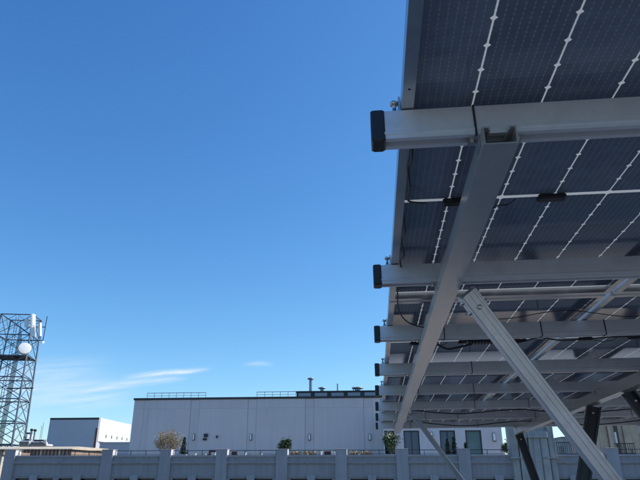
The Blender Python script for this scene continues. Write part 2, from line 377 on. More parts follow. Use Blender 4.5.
# cross rails carrying the panels
def rail_profile():
    h0, h1, w2 = -.039, -.1185, .025
    return [(-w2, h0), (w2, h0), (w2, h1), (.011, h1), (.011, h1 + .016), (-.011, h1 + .016), (-.011, h1), (-w2, h1), (-w2, h1 + .010), (-w2 - .0025, h1 + .012), (-w2 - .0025, h1 + .018), (-w2, h1 + .020)]
RAILY = []
XR = X0 + NCOL * PX + .04
def tie(mb, x, y):
    pr = [(-.0285, -.037), (.0265, -.037), (.0265, -.1207), (-.0285, -.1207)]
    mb.prism(pr, (x, y, 0), (x + .0045, y, 0), (0, 1, 0), (0, 0, 1))
TIES = {0: [.268], 1: [1.46, 2.3], 2: [.41, .94, 1.28, 2.2], 3: [.72, 1.9], 4: [.40, .88, 2.4], 5: [1.05, 1.6, 3.1], 6: [.62, 1.0, 1.9, 3.0], 7: [.5, 1.4, 2.6]}
for i in range(2 * NROW):
    y = YC + (i // 2) * PY + (-.545 if i % 2 == 0 else .52); RAILY.append(y)
    t = thing('cross_rail', 'aluminium cross rail with black end cap, %s from the cut end of the long beam' % ORD[i], 'rail', (.03, y, -.124), CAN, 'cross rails under the panels')
    part('rail_body', MB().prism(rail_profile(), (.047, y, 0), (XR, y, 0), (0, 1, 0), (0, 0, 1)), 'rail_aluminium', t)
    part('end_cap', MB().bevbox(.022, .056, y - .0295, y + .0285, -.1235, -.035, .004), 'black_plastic', t)
    part('end_cap', MB().bevbox(XR - .008, XR + .026, y - .0295, y + .0285, -.1235, -.035, .004), 'black_plastic', t)
    for x in TIES[i]:
        mb = MB(); tie(mb, x, y); part('cable_tie', mb, 'black_plastic', t)
    mb = MB(); x = X0 - .012
    mb.box(x - .012, x + .010, y - .018, y + .018, -.0385, -.033); mb.box(x + .0055, x + .0105, y - .018, y + .018, -.033, .0075)
    mb.lathe([(.0085, -.033), (.0085, -.026), (.005, -.026), (.005, -.004), (.0105, -.004), (.0105, .002), (.007, .006)], (x - .004, y, 0), n=10)
    part('end_clamp', mb, 'bolt_steel', t)

# long beams below the rails
def beam_profile(w2=.039, top=-.119, bot=-.1675):
    t = .004
    return [(-w2, bot), (w2, bot), (w2, top), (w2 - .018, top), (w2 - .018, top - .010), (w2 - .0145, top - .010), (w2 - .0145, top - t), (w2 - t, top - t),
            (w2 - t, bot + t), (-w2 + t, bot + t), (-w2 + t, top - t), (-w2 + .0145, top - t), (-w2 + .0145, top - .010), (-w2 + .018, top - .010), (-w2 + .018, top), (-w2, top)]
BEAMX = [.317, 1.955, 3.60]
BL = ['aluminium long beam over the broad pale strut, end cut open', 'aluminium long beam carrying the three dark struts', 'aluminium long beam beyond the dark struts']
for i, x in enumerate(BEAMX):
    t = thing('long_beam', BL[i], 'beam', (x, 1.16, -.171), CAN, 'long beams of the canopy')
    w2 = .039 if i == 0 else .045
    part('beam_body', MB().prism(beam_profile(w2, -.119, -.1675 if i == 0 else -.202), (x, 1.163, 0), (x, 8.58, 0), (1, 0, 0), (0, 0, 1)), 'beam_aluminium', t)
    for y in RAILY:
        for sx in (-1, 1):
            bx = x + sx * (w2 + .012)
            mb = MB().box(bx - .0115, bx + .0115, y - .02, y + .02, -.123, -.119)
            mb.box(bx - sx * .0115 - .002 * (1 - sx), bx - sx * .0115 + .002 * (1 + sx), y - .02, y + .02, -.150, -.123)
            mb.lathe([(.0075, -.123), (.0075, -.130)], (bx + sx * .002, y, 0), n=6)
            part('angle_cleat', mb, 'bolt_steel', t)

# struts from the beams down to the deck
def local(x, y, z): return CAN @ Vector((x, y, z))
def strut(name, label, top, direction, w_, d_, face, open_, m, bracket_side=1):
    top = Vector(top); a = Vector(direction).normalized(); L = (top.z - .012) / -a.z; bot = top + a * L
    v = Vector(face); v = (v - a * v.dot(a)).normalized(); u = a.cross(v).normalized()
    t = thing(name, label, 'strut', (bot.x, bot.y, 0), I4, 'struts of the canopy')
    w2, d2 = w_ / 2, d_ / 2
    if open_:
        k = .006; pr = [(-w2, -d2), (w2, -d2), (w2, d2), (w2 - .016, d2), (w2 - .016, d2 - k), (w2 - k, d2 - k), (w2 - k, -d2 + k), (-w2 + k, -d2 + k), (-w2 + k, d2 - k), (-w2 + .016, d2 - k), (-w2 + .016, d2), (-w2, d2)]
    else:
        g = .0022; q = .003
        pr = [(-w2 + q, -d2), (w2 - q, -d2), (w2, -d2 + q), (w2, d2 - q), (w2 - q, d2), (w2 * .52, d2), (w2 * .48, d2 - g), (w2 * .08, d2 - g), (w2 * .04, d2), (-w2 * .5, d2), (-w2 * .54, d2 - g * .7), (-w2 * .60, d2 - g * .7), (-w2 * .64, d2), (-w2 + q, d2), (-w2, d2 - q), (-w2, -d2 + q)]
    part('strut_body', MB().prism(pr, top, bot, u, v), m, t)
    # bracket plates and bolts at the head
    pl = [(-.020, -.09), (.020, -.09), (.020, -.004), (.012, .006), (-.012, .006), (-.020, -.004)]
    for s in (-1, 1):
        c0 = top + u * s * (w2 + .0005)
        part('bracket_plate', MB().prism([(p * .9, q) for p, q in pl], c0, c0 + u * s * .005, v, -a), 'aluminium', t)
    for s, o in ((-1, -.07), (1, -.07), (-1, -.02), (1, -.02)):
        c0 = top - a * o + u * s * (w2 + .0055)
        part('bolt', MB().lathe([(.009, 0), (.009, .006), (.0045, .006), (.0045, .014)], c0, u * s, n=8), 'bolt_steel', t)
    c0 = top + a * .07 + v * (d2 - .002)
    part('bolt', MB().lathe([(.010, 0), (.010, .006), (.005, .0065)], c0, v, n=8), 'bolt_steel', t)
    part('base_plate', MB().bevbox(bot.x - .1, bot.x + .1, bot.y - .1, bot.y + .1, .001, .014, .003), 'bolt_steel', t)
    return t
S1 = (.582, .345, -.736)
strut('pale_strut', 'broad pale aluminium strut sloping down from the cut-ended long beam', local(.390, 2.258, -.172), S1, .066, .044, (.05, -1, .05), False, 'aluminium')
strut('slim_strut', 'slim grey strut at the far half of the cut-ended long beam', local(.402, 6.26, -.174), (.565, .30, -.75), .047, .04, (-.3, -1, 0), False, 'aluminium')
strut('dark_strut', 'dark channel strut at the far tip of the second long beam', local(1.95, 8.46, -.204), (.24, 0, -1), .105, .06, (-.15, -1, 0), True, 'shaded_channel')
strut('dark_strut', 'dark channel strut leaning back behind the broad pale strut', local(1.985, 5.60, -.204), (-.31, .0, -1), .12, .06, (-.25, -1, 0), True, 'shaded_channel')
strut('dark_strut', 'dark channel strut sloping outward beside the leaning back one', local(1.985, 4.82, -.204), (.60, .33, -.75), .105, .06, (-.25, -1, 0), True, 'shaded_channel')

# cables, optimiser and loops hanging below the panels
def cable(name, label, pts, r=.0035):
    # smooth catmull-rom through the points in canopy coordinates
    P = [Vector(p) for p in pts]; P = [P[0]] + P + [P[-1]]; o = []
    for i in range(1, len(P) - 2):
        for q in range(6):
            t = q / 6; a, b, c, d = P[i - 1:i + 3]
            o.append(.5 * ((2 * b) + (c - a) * t + (2 * a - 5 * b + 4 * c - d) * t * t + (3 * b - a - 3 * c + d) * t ** 3))
    o.append(P[-2])
    return solo(name, MB().tube(o, r, 7), 'black_cable', label, 'cable', frame=CAN, group='cables under the canopy')
cable('black_cable', 'black cable sagging across the first panel joint by the capped edge', [(.135, 2.55, -.03), (.138, 2.72, -.045), (.15, 2.86, -.06), (.19, 3.0, -.075), (.26, 3.1, -.08), (.36, 3.2, -.07)])
cable('black_cable', 'black cable looped along the side frame by the first rail', [(.128, 1.3, -.03), (.135, 1.40, -.05), (.128, 1.47, -.038), (.137, 1.56, -.055), (.14, 1.68, -.04), (.2, 1.74, -.02)])
cable('black_cable', 'black cable looped along the side frame by the second rail', [(.128, 1.80, -.03), (.138, 1.9, -.05), (.13, 2.0, -.04), (.142, 2.1, -.06), (.132, 2.2, -.045), (.15, 2.34, -.06)])
cable('black_cable', 'black cable bundle running along the third rail to the optimiser', [(.37, 3.30, -.12), (.39, 3.33, -.135), (.44, 3.36, -.15), (.50, 3.37, -.14), (.58, 3.36, -.125)], .006)
cable('black_cable', 'black cable trailing past the optimiser along the third rail', [(.72, 3.36, -.125), (.80, 3.37, -.13), (.95, 3.34, -.105), (1.1, 3.35, -.12), (1.4, 3.34, -.11), (1.9, 3.36, -.12)], .004)
cable('black_cable', 'black cable hung along the underside behind the second rail', [(.5, 3.0, -.05), (.7, 3.02, -.075), (1.0, 2.98, -.05), (1.35, 3.03, -.08), (1.7, 2.99, -.05)], .0022)
cable('black_cable', 'black cable sagging under the sixth rail', [(.4, 6.45, -.11), (.9, 6.5, -.15), (1.5, 6.48, -.12), (2.1, 6.5, -.16), (2.9, 6.47, -.12)], .006)
cable('black_cable', 'black cable sagging under the seventh rail', [(.45, 7.55, -.11), (1.1, 7.6, -.17), (1.8, 7.55, -.13), (2.6, 7.6, -.18), (3.4, 7.55, -.12)], .006)
def optimiser(x, y, label, z=-.06):
    t = thing('power_optimiser', label, 'electronics', (x, y, z - .04), CAN, 'power optimisers under the panels')
    part('case', MB().bevbox(x - .085, x + .085, y - .03, y + .03, z - .045, z - .005, .006), 'black_plastic', t)
    mb = MB()
    for i in range(9): mb.box(x - .075 + i * .0182, x - .070 + i * .0182, y - .028, y + .028, z - .053, z - .044)
    part('cooling_fins', mb, 'black_plastic', t)
    for s in (-1, 1): part('gland', MB().lathe([(.011, 0), (.011, .018), (.007, .02), (.006, .04)], (x + s * .085, y, z - .025), (s, 0, 0), 10), 'black_plastic', t)
    part('mounting_lug', MB().box(x - .02, x + .02, y - .06, y + .03, z - .005, z - .002), 'bolt_steel', t)
optimiser(.64, 3.38, 'black finned power box on the third rail beside the broad pale strut', -.07)
optimiser(1.62, 3.39, 'black finned power box on the third rail near the second beam', -.07)
optimiser(.50, 7.45, 'black finned power box on the seventh rail by the slim strut', -.07)
optimiser(2.58, 7.45, 'black finned power box on the seventh rail beyond the second beam', -.07)

# ------------------------------------------------------------------ terrace building across the street
TY = 45.0
def zx(px, py, Y): p = at(px, py, Y); return p.x, p.z
ZCOP = at(250, 455, TY).z; ZPIER = at(250, 449, TY).z; ZHEAD = at(250, 478.6, TY).z; ZTER = ZCOP - 1.05
piers = [11, 108, 166, 222, 282, 341, 402, 464, 530, 612, 672]
pxs = [at(p, 455, TY).x for p in piers]
XL, XRR = pxs[0] - .45, 40.0
tb = thing('terrace_building', 'long grey stone building with piers, cornice and roof terrace', 'building', ((XL + XRR) / 2, TY + 15, GZ))
WT = .5
part('wall', box(XL, XRR, TY, TY + WT, ZHEAD, ZCOP - .14), 'terrace_stone', tb)
part('coping', box(XL - .05, XRR, TY - .07, TY + WT + .05, ZCOP - .14, ZCOP), 'terrace_pier', tb)
for zt, hh, pr in ((at(250, 461.2, TY).z, .14, .13), (at(250, 463.2, TY).z, .07, .07)):
    part('cornice', box(XL, XRR, TY - pr, TY - .001, zt - hh, zt), 'terrace_stone', tb)
part('lintel_band', box(XL, XRR, TY - .05, TY - .001, ZHEAD + .12, ZHEAD + .22), 'terrace_stone', tb)
FH = 4.0
for s in range(3):
    zt = ZHEAD - s * FH; zb = zt - 2.5
    if s < 2: part('wall', box(XL, XRR, TY, TY + WT, zt - FH, zb), 'terrace_stone', tb)
    else: part('wall', box(XL, XRR, TY, TY + WT, GZ, zb), 'terrace_stone', tb)
    last = XL
    for i in range(len(pxs) - 1):
        a, b = pxs[i] + .45, pxs[i + 1] - .45; n = 4 if b - a > 6 else 2
        for j in range(n):
            cw = (b - a) / n; wx0 = a + cw * j + cw * .12; wx1 = a + cw * (j + 1) - cw * .12
            part('wall', box(last, wx0, TY, TY + WT, zb, zt), 'terrace_stone', tb); last = wx1
            wn = part('window', box(wx0, wx1, TY + .28, TY + .32, zb, zt), 'window_dark', tb)
            fr = MB().box(wx0, wx0 + .07, TY + .2, TY + .275, zb, zt).box(wx1 - .07, wx1, TY + .2, TY + .275, zb, zt).box(wx0 + .07, wx1 - .07, TY + .2, TY + .275, zt - .07, zt)
            fr.box(wx0 + .07, wx1 - .07, TY + .22, TY + .275, (zb + zt) / 2 - .03, (zb + zt) / 2 + .03)
            part('frame', fr, 'dark_metal', wn)
            if j < n - 1 and s == 0 and j % 2 == 0:
                kx = wx1 + cw * .12
                part('keystone', MB().prism([(-.22, -.35), (.22, -.35), (.34, .22), (-.34, .22)], (kx, TY - .16, ZHEAD + .02), (kx, TY - .001, ZHEAD + .02), (1, 0, 0), (0, 0, 1)), 'terrace_pier', tb)
    part('wall', box(last, XRR, TY, TY + WT, zb, zt), 'terrace_stone', tb)
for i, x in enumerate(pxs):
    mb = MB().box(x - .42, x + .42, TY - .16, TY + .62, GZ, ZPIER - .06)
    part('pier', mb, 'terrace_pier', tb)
    part('sunlit_side_strip', box(x + .421, x + .428, TY - .14, TY + .6, ZCOP + .004, ZPIER - .062), 'white_paint', tb)  # sunlight on the pier's stone side, put in as a white strip
    part('pier_cap', MB().bevbox(x - .45, x + .45, TY - .19, TY + .65, ZPIER - .06, ZPIER, .02), 'terrace_pier', tb)
part('roof', box(XL + .01, XRR, TY + WT, TY + 42, ZTER - .3, ZTER), 'roof_gravel', tb)
part('end_wall', box(XL, XL + .4, TY + WT, TY + 42, GZ, ZCOP - .15), 'terrace_stone', tb)
for i in range(len(pxs) - 1):
    a, b = pxs[i] + .46, pxs[i + 1] - .46; zr = at(250, 450, TY).z
    if i == 8: continue
    lab = ['long thin black railing over the widest stone bay', 'thin black roof railing in front of the hall corner and low wing', 'thin black roof railing in front of the small conifer',
           'thin black roof railing in front of the red seat cushion', 'thin black roof railing beside the round green bush', 'thin black roof railing below the hall corner lamp',
           'thin black roof railing below the pair of conifers', 'thin black roof railing below the teal window', '', 'thin black roof railing below the tan stone block'][i]
    t = thing('roof_railing', lab, 'railing', ((a + b) / 2, TY + .25, ZCOP), group='railings of the terrace')
    part('top_rail', box(a, b, TY + .23, TY + .27, zr - .045, zr), 'dark_metal', t)
    part('lower_rail', box(a, b, TY + .235, TY + .265, ZCOP + .06, ZCOP + .085), 'dark_metal', t)
    n = max(2, round((b - a) / 1.1))
    for j in range(n + 1):
        x = a + .03 + (b - a - .06) * j / n
        part('post', box(x - .02, x + .02, TY + .23, TY + .27, ZCOP + .002, zr - .045), 'dark_metal', t)

# ------------------------------------------------------------------ white panelled hall standing on the terrace
HY = 60.0
hx0, hx1 = at(131, 430, HY).x, at(383.5, 430, HY).x; hz = at(250, 399.0, HY).z; hzl = at(250, 397, HY).z
hall = thing('rooftop_hall', 'large windowless white panelled hall with dark roof edge', 'building', ((hx0 + hx1) / 2, HY + 8, ZTER))
joints = [131, 141.5, 147, 189, 198, 247, 256, 305, 314, 364, 373, 383.5]
hall_core = box(hx0 + .06, hx1 - .06, HY + .12, HY + 15.9, ZTER, hz - .05)
part('core', hall_core, 'white_panel', hall)
jx = [at(p, 430, HY).x for p in joints]
for i in range(len(jx) - 1):
    g = .008; back = .05 if jx[i + 1] - jx[i] < 1.3 else 0
    part('wall_panel', box(jx[i] + g, jx[i + 1] - g, HY + back, HY + .115, ZTER + .005, hz - .9), 'white_panel', hall)
    part('wall_panel', box(jx[i] + g, jx[i + 1] - g, HY + back + .004, HY + .115, hz - .892, hz - .01), 'white_panel', hall)
part('roof_edge', box(hx0 - .06, hx1 + .06, HY - .08, HY + 16, hz, hzl), 'dark_trim', hall)
part('side_wall', box(hx1 - .055, hx1, HY + .12, HY + 16, ZTER, hz - .01), 'white_panel', hall)
part('side_wall', box(hx0, hx0 + .055, HY + .12, HY + 16, ZTER, hz - .01), 'white_panel', hall)
def lamp(px, py0, py1, Y, label, m='white_paint', group='wall lamps'):
    a, b = at(px - 1.1, py1, Y), at(px + 1.1, py0, Y)
    t = thing('wall_lamp', label, 'lamp', ((a.x + b.x) / 2, Y, a.z), group=group)
    part('shade', MB().bevbox(a.x + .04, b.x - .04, Y - .20, Y - .05, a.z + .06, b.z - .04, .02), m, t)
    part('back_plate', box(a.x, b.x, Y - .05, Y - .004, a.z, b.z), 'dark_metal', t)
    part('bracket', box(a.x, b.x, Y - .2, Y - .05, a.z, a.z + .055), 'dark_metal', t)
lamp(194, 434, 440.5, HY, 'slim upright wall lamp beside the tan bare shrub'); lamp(251, 434, 440.5, HY, 'slim upright wall lamp left of the round bush')
lamp(309.5, 434, 440.5, HY, 'slim upright wall lamp right of the round bush'); lamp(369.8, 434, 440.5, HY, 'slim upright wall lamp at the hall corner')
for px0, px1, py0, py1, lab, nm in ((204, 208.2, 433.8, 437.2, 'dark square vent box on the white hall wall', 'vent_box'), (203, 207, 438.2, 440.4, 'dark low vent box under the square one', 'vent_box'), (216.3, 218, 435.6, 438.2, 'tiny dark fitting on the white hall wall', 'wall_fitting')):
    a, b = at(px0, py1, HY), at(px1, py0, HY); t = thing(nm, lab, 'vent', ((a.x + b.x) / 2, HY, a.z))
    part('housing', MB().bevbox(a.x, b.x, HY - .18, HY - .003, a.z, b.z, .03), 'dark_metal', t)
    for q in range(3): z = a.z + (b.z - a.z) * (q + .5) / 3.2; part('louvre', box(a.x + .03, b.x - .03, HY - .21, HY - .181, z, z + .03), 'dark_trim', t)
def railing(px0, px1, py, Y, zb, label, n):
    a, b = at(px0, py, Y), at(px1, py, Y)
    t = thing('roof_railing', label, 'railing', ((a.x + b.x) / 2, Y, zb), group='railings on the hall roof')
    part('top_rail', MB().tube([(a.x, Y, a.z), (b.x, Y, a.z)], .03, 6), 'galvanised_steel', t)
    part('middle_rail', MB().tube([(a.x, Y, (a.z + zb) / 2), (b.x, Y, (a.z + zb) / 2)], .02, 6), 'galvanised_steel', t)
    for j in range(n + 1):
        x = a.x + (b.x - a.x) * j / n; part('post', MB().tube([(x, Y, zb), (x, Y, a.z)], .028, 6), 'galvanised_steel', t)
railing(147.5, 206, 393.2, HY + .6, hzl, 'steel guard rail on the hall roof near its free corner', 8)
railing(257, 296, 392.0, HY + .6, hzl, 'steel guard rail on the hall roof beside the plant room', 5)
# plant room and flues on the hall roof
a, b = at(296.5, 397, HY + 3), at(379, 390.3, HY + 3)
pr_ = thing('plant_room', 'low dark plant room on the white hall roof', 'plant room', ((a.x + b.x) / 2, HY + 5, hzl))
part('wall', box(a.x, b.x, HY + 3, HY + 9, hzl, b.z - .12), 'dark_metal', pr_); part('roof', box(a.x - .1, b.x + .1, HY + 2.9, HY + 9.1, b.z - .12, b.z), 'dark_trim', pr_)
for i in range(5):
    xx = a.x + (b.x - a.x) * (i + .12) / 5; part('louvre_panel', box(xx, xx + (b.x - a.x) * .15, HY + 2.94, HY + 2.999, hzl + .1, b.z - .2), 'galvanised_steel', pr_)
ZP = b.z
def flue(px, py, r, label, hat=True):
    p = at(px, py, HY + 4.5); t = thing('roof_flue', label, 'vent pipe', (p.x, p.y, ZP), group='flues on the plant room')
    part('pipe', MB().lathe([(r, 0), (r, p.z - ZP - .2)], (p.x, p.y, ZP), n=12), 'galvanised_steel', t)
    if hat: part('rain_cap', MB().lathe([(r * 1.1, 0), (r * 2.1, .06), (r * 2.1, .16), (r * .6, .24)], (p.x, p.y, p.z - .22), n=14), 'galvanised_steel', t)
    part('flashing', MB().lathe([(r * 1.8, 0), (r * 1.1, .18)], (p.x, p.y, ZP + .001), n=12), 'dark_metal', t)
flue(310.7, 377.8, .17, 'tall capped flue, the tallest on the plant room'); flue(337.5, 381.8, .075, 'thin bare pipe on the plant room', False)
flue(322, 387.2, .2, 'short wide capped vent beside the tall flue'); flue(357.5, 387.2, .3, 'broad flat capped vent on the plant room')
flue(353.3, 384.8, .05, 'thin mast beside the broad flat vent', False)

# ------------------------------------------------------------------ glazed pavilion to the right of the hall
GY = 58.0
gz = at(440, 415, GY).z; gx0, gx1 = at(383.6, 440, GY).x, at(502.5, 440, GY).x
pav = thing('glass_pavilion', 'white terrace pavilion with tall dark framed windows', 'building', ((gx0 + gx1) / 2, GY + 5, ZTER))
part('core', box(gx0 + .02, gx1 - .3, GY + .5, GY + 12, ZTER, gz), 'pavilion_white', pav)
wins = [(384.5, 394.8, 'window_dark'), (403.8, 419.6, 'window_blue'), (440, 455.6, 'window_blue'), (465.8, 481.8, 'window_teal')]
zw = at(440, 430.4, GY).z; zs = ZTER + .15; last = gx0
part('upper_wall', box(gx0, gx1, GY, GY + .5, zw, gz), 'pavilion_white', pav)
part('plinth', box(gx0, gx1, GY, GY + .5, ZTER, zs), 'pavilion_white', pav)
for p0, p1, m in wins:
    x0, x1 = at(p0, 440, GY).x, at(p1, 440, GY).x
    if x0 > last: part('wall_panel', box(last, x0, GY, GY + .5, zs, zw), 'pavilion_white', pav)
    last = x1
    wn = part('window', box(x0, x1, GY + .22, GY + .25, zs, zw), m, pav)
    fr = MB()
    for q in (x0, x1 - .09): fr.box(q, q + .09, GY + .05, GY + .215, zs, zw)
    fr.box(x0 + .09, x1 - .09, GY + .05, GY + .215, zw - .09, zw).box(x0 + .09, x1 - .09, GY + .05, GY + .215, zs, zs + .09)
    if m != 'window_teal': xm = (x0 + x1) / 2; fr.box(xm - .025, xm + .025, GY + .1, GY + .215, zs + .09, zw - .09)
    part('frame', fr, 'dark_trim', wn)
part('wall_panel', box(last, gx1, GY, GY + .5, zs, zw), 'pavilion_white', pav)
lamp(431.3, 431.8, 436.6, GY, 'bright white wall lamp between the two blue windows', group='pavilion lamps'); lamp(494, 433, 441.5, GY, 'bright white wall lamp right of the teal window', group='pavilion lamps')

# ------------------------------------------------------------------ stone tower and stone block to the right
SY = 44.6
def stone_tower():
    x0, x1 = at(511.5, 450, SY).x, at(556, 450, SY).x; zt = at(530, 398, SY).z
    t = thing('stone_tower', 'fluted grey stone stair tower with ornamental capitals', 'tower', ((x0 + x1) / 2, SY + 3, GZ))
    part('shaft', box(x0, x1, SY + .2, SY + 1.3, GZ, zt), 'tower_stone', t)
    zc = at(530, 438.2, SY).z
    xs = [at(p, 450, SY).x for p in (511.5, 519, 528.5, 540.5, 549, 556)]
    for i in range(5):
        d = (.12, .02, -.10, .02, .12)[i]
        part('pier', box(xs[i] + .035, xs[i + 1] - .035, SY - .1 + d, SY + .199, GZ, zt - .3 if i in (0, 4) else zc), 'tower_stone', t)
        if i in (1, 2, 3):
            xm, ww = (xs[i] + xs[i + 1]) / 2, (xs[i + 1] - xs[i]) / 2
            mb = MB().bevbox(xm - ww, xm + ww, SY - .22 + d, SY + .19, zc + .002, zc + .16, .03)
            for q in range(5):
                qx = xm - ww * .8 + ww * 1.6 * q / 4; mb.lathe([(.09, 0), (.11, .12), (.06, .3), (.0, .36)], (qx, SY - .08 + d, zc + .162), n=8)
            part('capital', mb, 'tower_stone', t)
    part('string_course', box(x0 - .1, x1 + .1, SY - .14, SY + .19, zc - 1.35, zc - 1.25), 'tower_stone', t)
    part('cap', box(x0 - .15, x1 + .15, SY, SY + 1.4, zt, zt + .3), 'tower_stone', t)
stone_tower()
BY = 50.0
def stone_block():
    x0, x1 = at(579, 450, BY).x, at(720, 450, BY).x; zt = at(620, 396, BY).z
    t = thing('stone_block', 'tan fluted stone block with a narrow slit painted sunlit white', 'building', ((x0 + x1) / 2, BY + 4, ZTER))
    part('shaft', box(x0, x1, BY + .3, BY + 1.6, ZTER, zt), 'warm_stone', t)
    pp = [579, 585, 592, 601, 611, 614.5, 618, 622, 626.5, 634, 645, 657, 670, 690, 720]
    for i in range(len(pp) - 1):
        a, b = at(pp[i], 450, BY).x, at(pp[i + 1], 450, BY).x; d = (0, .18)[i % 2]
        if pp[i] == 618:
            wn = part('window', box(a, b, BY + .24, BY + .28, ZTER + 1.2, zt - .6), 'window_dark', t)
            part('lit_sliver', box(a + .02, a + (b - a) * .55, BY + .2, BY + .235, at(620, 443, BY).z, at(620, 432, BY).z), 'white_paint', wn); continue  # sunlit sliver of the block, put in as white colour
        part('flute', box(a + .02, b - .02, BY + d, BY + .299, ZTER, zt - .2), 'warm_stone', t)
    part('cap', box(x0 - .15, x1, BY - .1, BY + 1.7, zt, zt + .35), 'warm_stone', t)
    # squat carved stone finial posts in front
stone_block()
# small grey tower far behind, in the gap
p0, p1 = at(563.5, 447, 120), at(570, 438, 120)
fb = thing('far_building', 'small stepped grey building seen in the gap beside the stone tower', 'building', ((p0.x + p1.x) / 2, 124, GZ))
part('wall', box(p0.x, p1.x + 2, 120, 128, GZ, p1.z), 'tower_stone', fb); part('wing', box(p0.x - .9, p0.x - .01, 120.5, 128, GZ, at(559, 446, 120).z), 'tower_stone', fb)
part('roof', box(p0.x - .1, p1.x + 2.1, 119.9, 128.1, p1.z, p1.z + .25), 'roof_gravel', fb)

# dark mesh guards between tower and blocks
def guard(px0, px1, py0, py1, Y, label):
    a, b = at(px0, py1, Y), at(px1, py0, Y); t = thing('guard_fence', label, 'fence', ((a.x + b.x) / 2, Y, ZCOP), group='dark guard fences')
    part('top_rail', box(a.x, b.x, Y, Y + .05, b.z - .06, b.z), 'dark_metal', t); part('bottom_rail', box(a.x, b.x, Y, Y + .05, ZCOP + .003, ZCOP + .06), 'dark_metal', t)
    n = int((b.x - a.x) / .14)
    for i in range(n + 1):
        x = a.x + .015 + (b.x - a.x - .03) * i / n; part('bar', box(x - .014, x + .014, Y + .01, Y + .04, ZCOP + .06, b.z - .06), 'dark_metal', t)
guard(557.5, 583, 442, 451, TY + .2, 'dark barred guard fence against the bright sky gap')
guard(616, 634, 443, 452, TY + .2, 'dark barred guard fence in front of the tan stone block')

# ------------------------------------------------------------------ plants on the terrace
def planter(name, x, y, w_, d_, zt, m, label, group=None):
    t = thing(name, label, 'planter', (x, y, ZTER), group=group)
    b = .06
    part('box', MB().bevbox(x - w_, x + w_, y - d_, y + d_, ZTER, zt, .03), m, t); part('rim', box(x - w_ - .03, x + w_ + .03, y - d_ - .03, y + d_ + .03, zt + .001, zt + .05), m, t)
    part('soil', box(x - w_ + b, x + w_ - b, y - d_ + b, y + d_ - b, zt + .051, zt + .06), 'soil', t)
    return zt + .06
def bush(name, label, cat, px, py_top, half_px, Y, base_z, leaf, nleaf, size, shape='round', core=.5, stem=True):
    p = at(px, py_top, Y); H = p.z - base_z; R_ = half_px / F * Y * 1.02
    t = thing(name, label, cat, (p.x, Y, base_z)); mb = MB()
    if stem:
        tr = MB().tube([(p.x, Y, base_z), (p.x + .02, Y, base_z + H * .5), (p.x, Y + .02, base_z + H * .8)], .06, 6, .015)
        for q in range(7):
            an = q * 2.4; z = base_z + H * (.25 + .08 * q); tr.tube([(p.x, Y, z), (p.x + math.cos(an) * R_ * .6, Y + math.sin(an) * R_ * .6, z + H * .2)], .025, 5, .006)
        part('stem', tr, 'bark', t)
    lobes = [(random.gauss(0, .4), random.gauss(0, .4), random.uniform(.35, .9), random.uniform(.3, .55)) for _ in range(9)]
    for _ in range(nleaf):
        if shape == 'cone':
            h = random.random() ** 1.4; r = (1 - h) ** .8 * R_ * (.75 + .35 * math.sin(h * 31 + _ % 5)); r *= random.random() ** .4; an = random.uniform(0, 6.283)
            q = (p.x + math.cos(an) * r, Y + math.sin(an) * r, base_z + H * h)
        else:
            lb = random.choice(lobes); v = Vector((random.gauss(0, 1), random.gauss(0, 1), random.gauss(0, 1))).normalized() * random.random() ** .35 * lb[3] * (1.5 if random.random() < .08 else 1)
            q = (p.x + (max(-.6, min(.6, lb[0])) + v.x) * R_, Y + (lb[1] * .8 + v.y) * R_, base_z + H * max(.08, min(1, lb[2] * .62 + .12 + v.z * .55)))
        mb.leaf(q, (random.gauss(0, 1), random.gauss(0, 1), random.gauss(.6, 1)), size * random.uniform(.6, 1.3))
    part('foliage', mb, leaf, t, kind='stuff'); return t
PYp = 48.0
# bare tan shrub: twigs and dry leaves
def shrub():
    p = at(170, 429, PYp); zt = planter('stone_planter', p.x, PYp, 1.0, .4, ZCOP - .12, 'pot_white', 'low pale planter below the tan bare shrub')
    t = thing('bare_shrub', 'tan bare twiggy shrub rising behind the parapet', 'shrub', (p.x, PYp, zt)); H = p.z - zt
    tr = MB(); fo = MB()
    for i in range(90):
        an = random.uniform(0, 6.283); sp = random.random() ** .6 * 1.25; h = H * random.uniform(.6, 1.02) * (1 - .18 * sp * sp)
        x1, y1 = p.x + math.cos(an) * sp, PYp + math.sin(an) * sp * .7
        b0 = Vector((p.x + random.uniform(-.2, .2), PYp + random.uniform(-.15, .15), zt)); b1 = Vector((x1, y1, zt + h)); mid = b0.lerp(b1, .5) + Vector((math.cos(an) * .12, 0, -.12))
        tr.tube([b0, mid, b1], .018, 4, .005, caps=False)
        for q in range(7):
            s_ = random.uniform(.3, 1); c0 = mid.lerp(b1, s_) ; d = Vector((random.gauss(0, 1), random.gauss(0, 1), random.gauss(.7, .8))).normalized() * random.uniform(.15, .38)
            tr.tube([c0, c0 + d], .009, 3, .004, caps=False)
            for _ in range(3): fo.leaf(c0 + d * random.random(), (random.gauss(0, 1), random.gauss(0, 1), random.gauss(0, 1)), random.uniform(.06, .13))
    part('twigs', tr, 'twig', t, kind='stuff'); part('dry_leaves', fo, 'dry_leaf', t, kind='stuff')
shrub()
def potted(px, py_top, half, Y, leaf, n, size, shape, lab, plab, cat='bush', name='potted_bush', pot='pot_white', rim=ZCOP + .05, ph=.35):
    x = at(px, 450, Y).x; zt = planter('pot', x, Y, ph, ph, rim, pot, plab, 'pots on the terrace'); bush(name, lab, cat, px, py_top, half, Y, zt, leaf, n, size, shape)
potted(184.5, 438, 3.6, 47.6, 'leaf_dark', 900, .13, 'cone', 'small dark cone shaped conifer beside the tan shrub', 'white pot under the small cone shaped conifer', 'conifer', 'small_conifer', ph=.22)
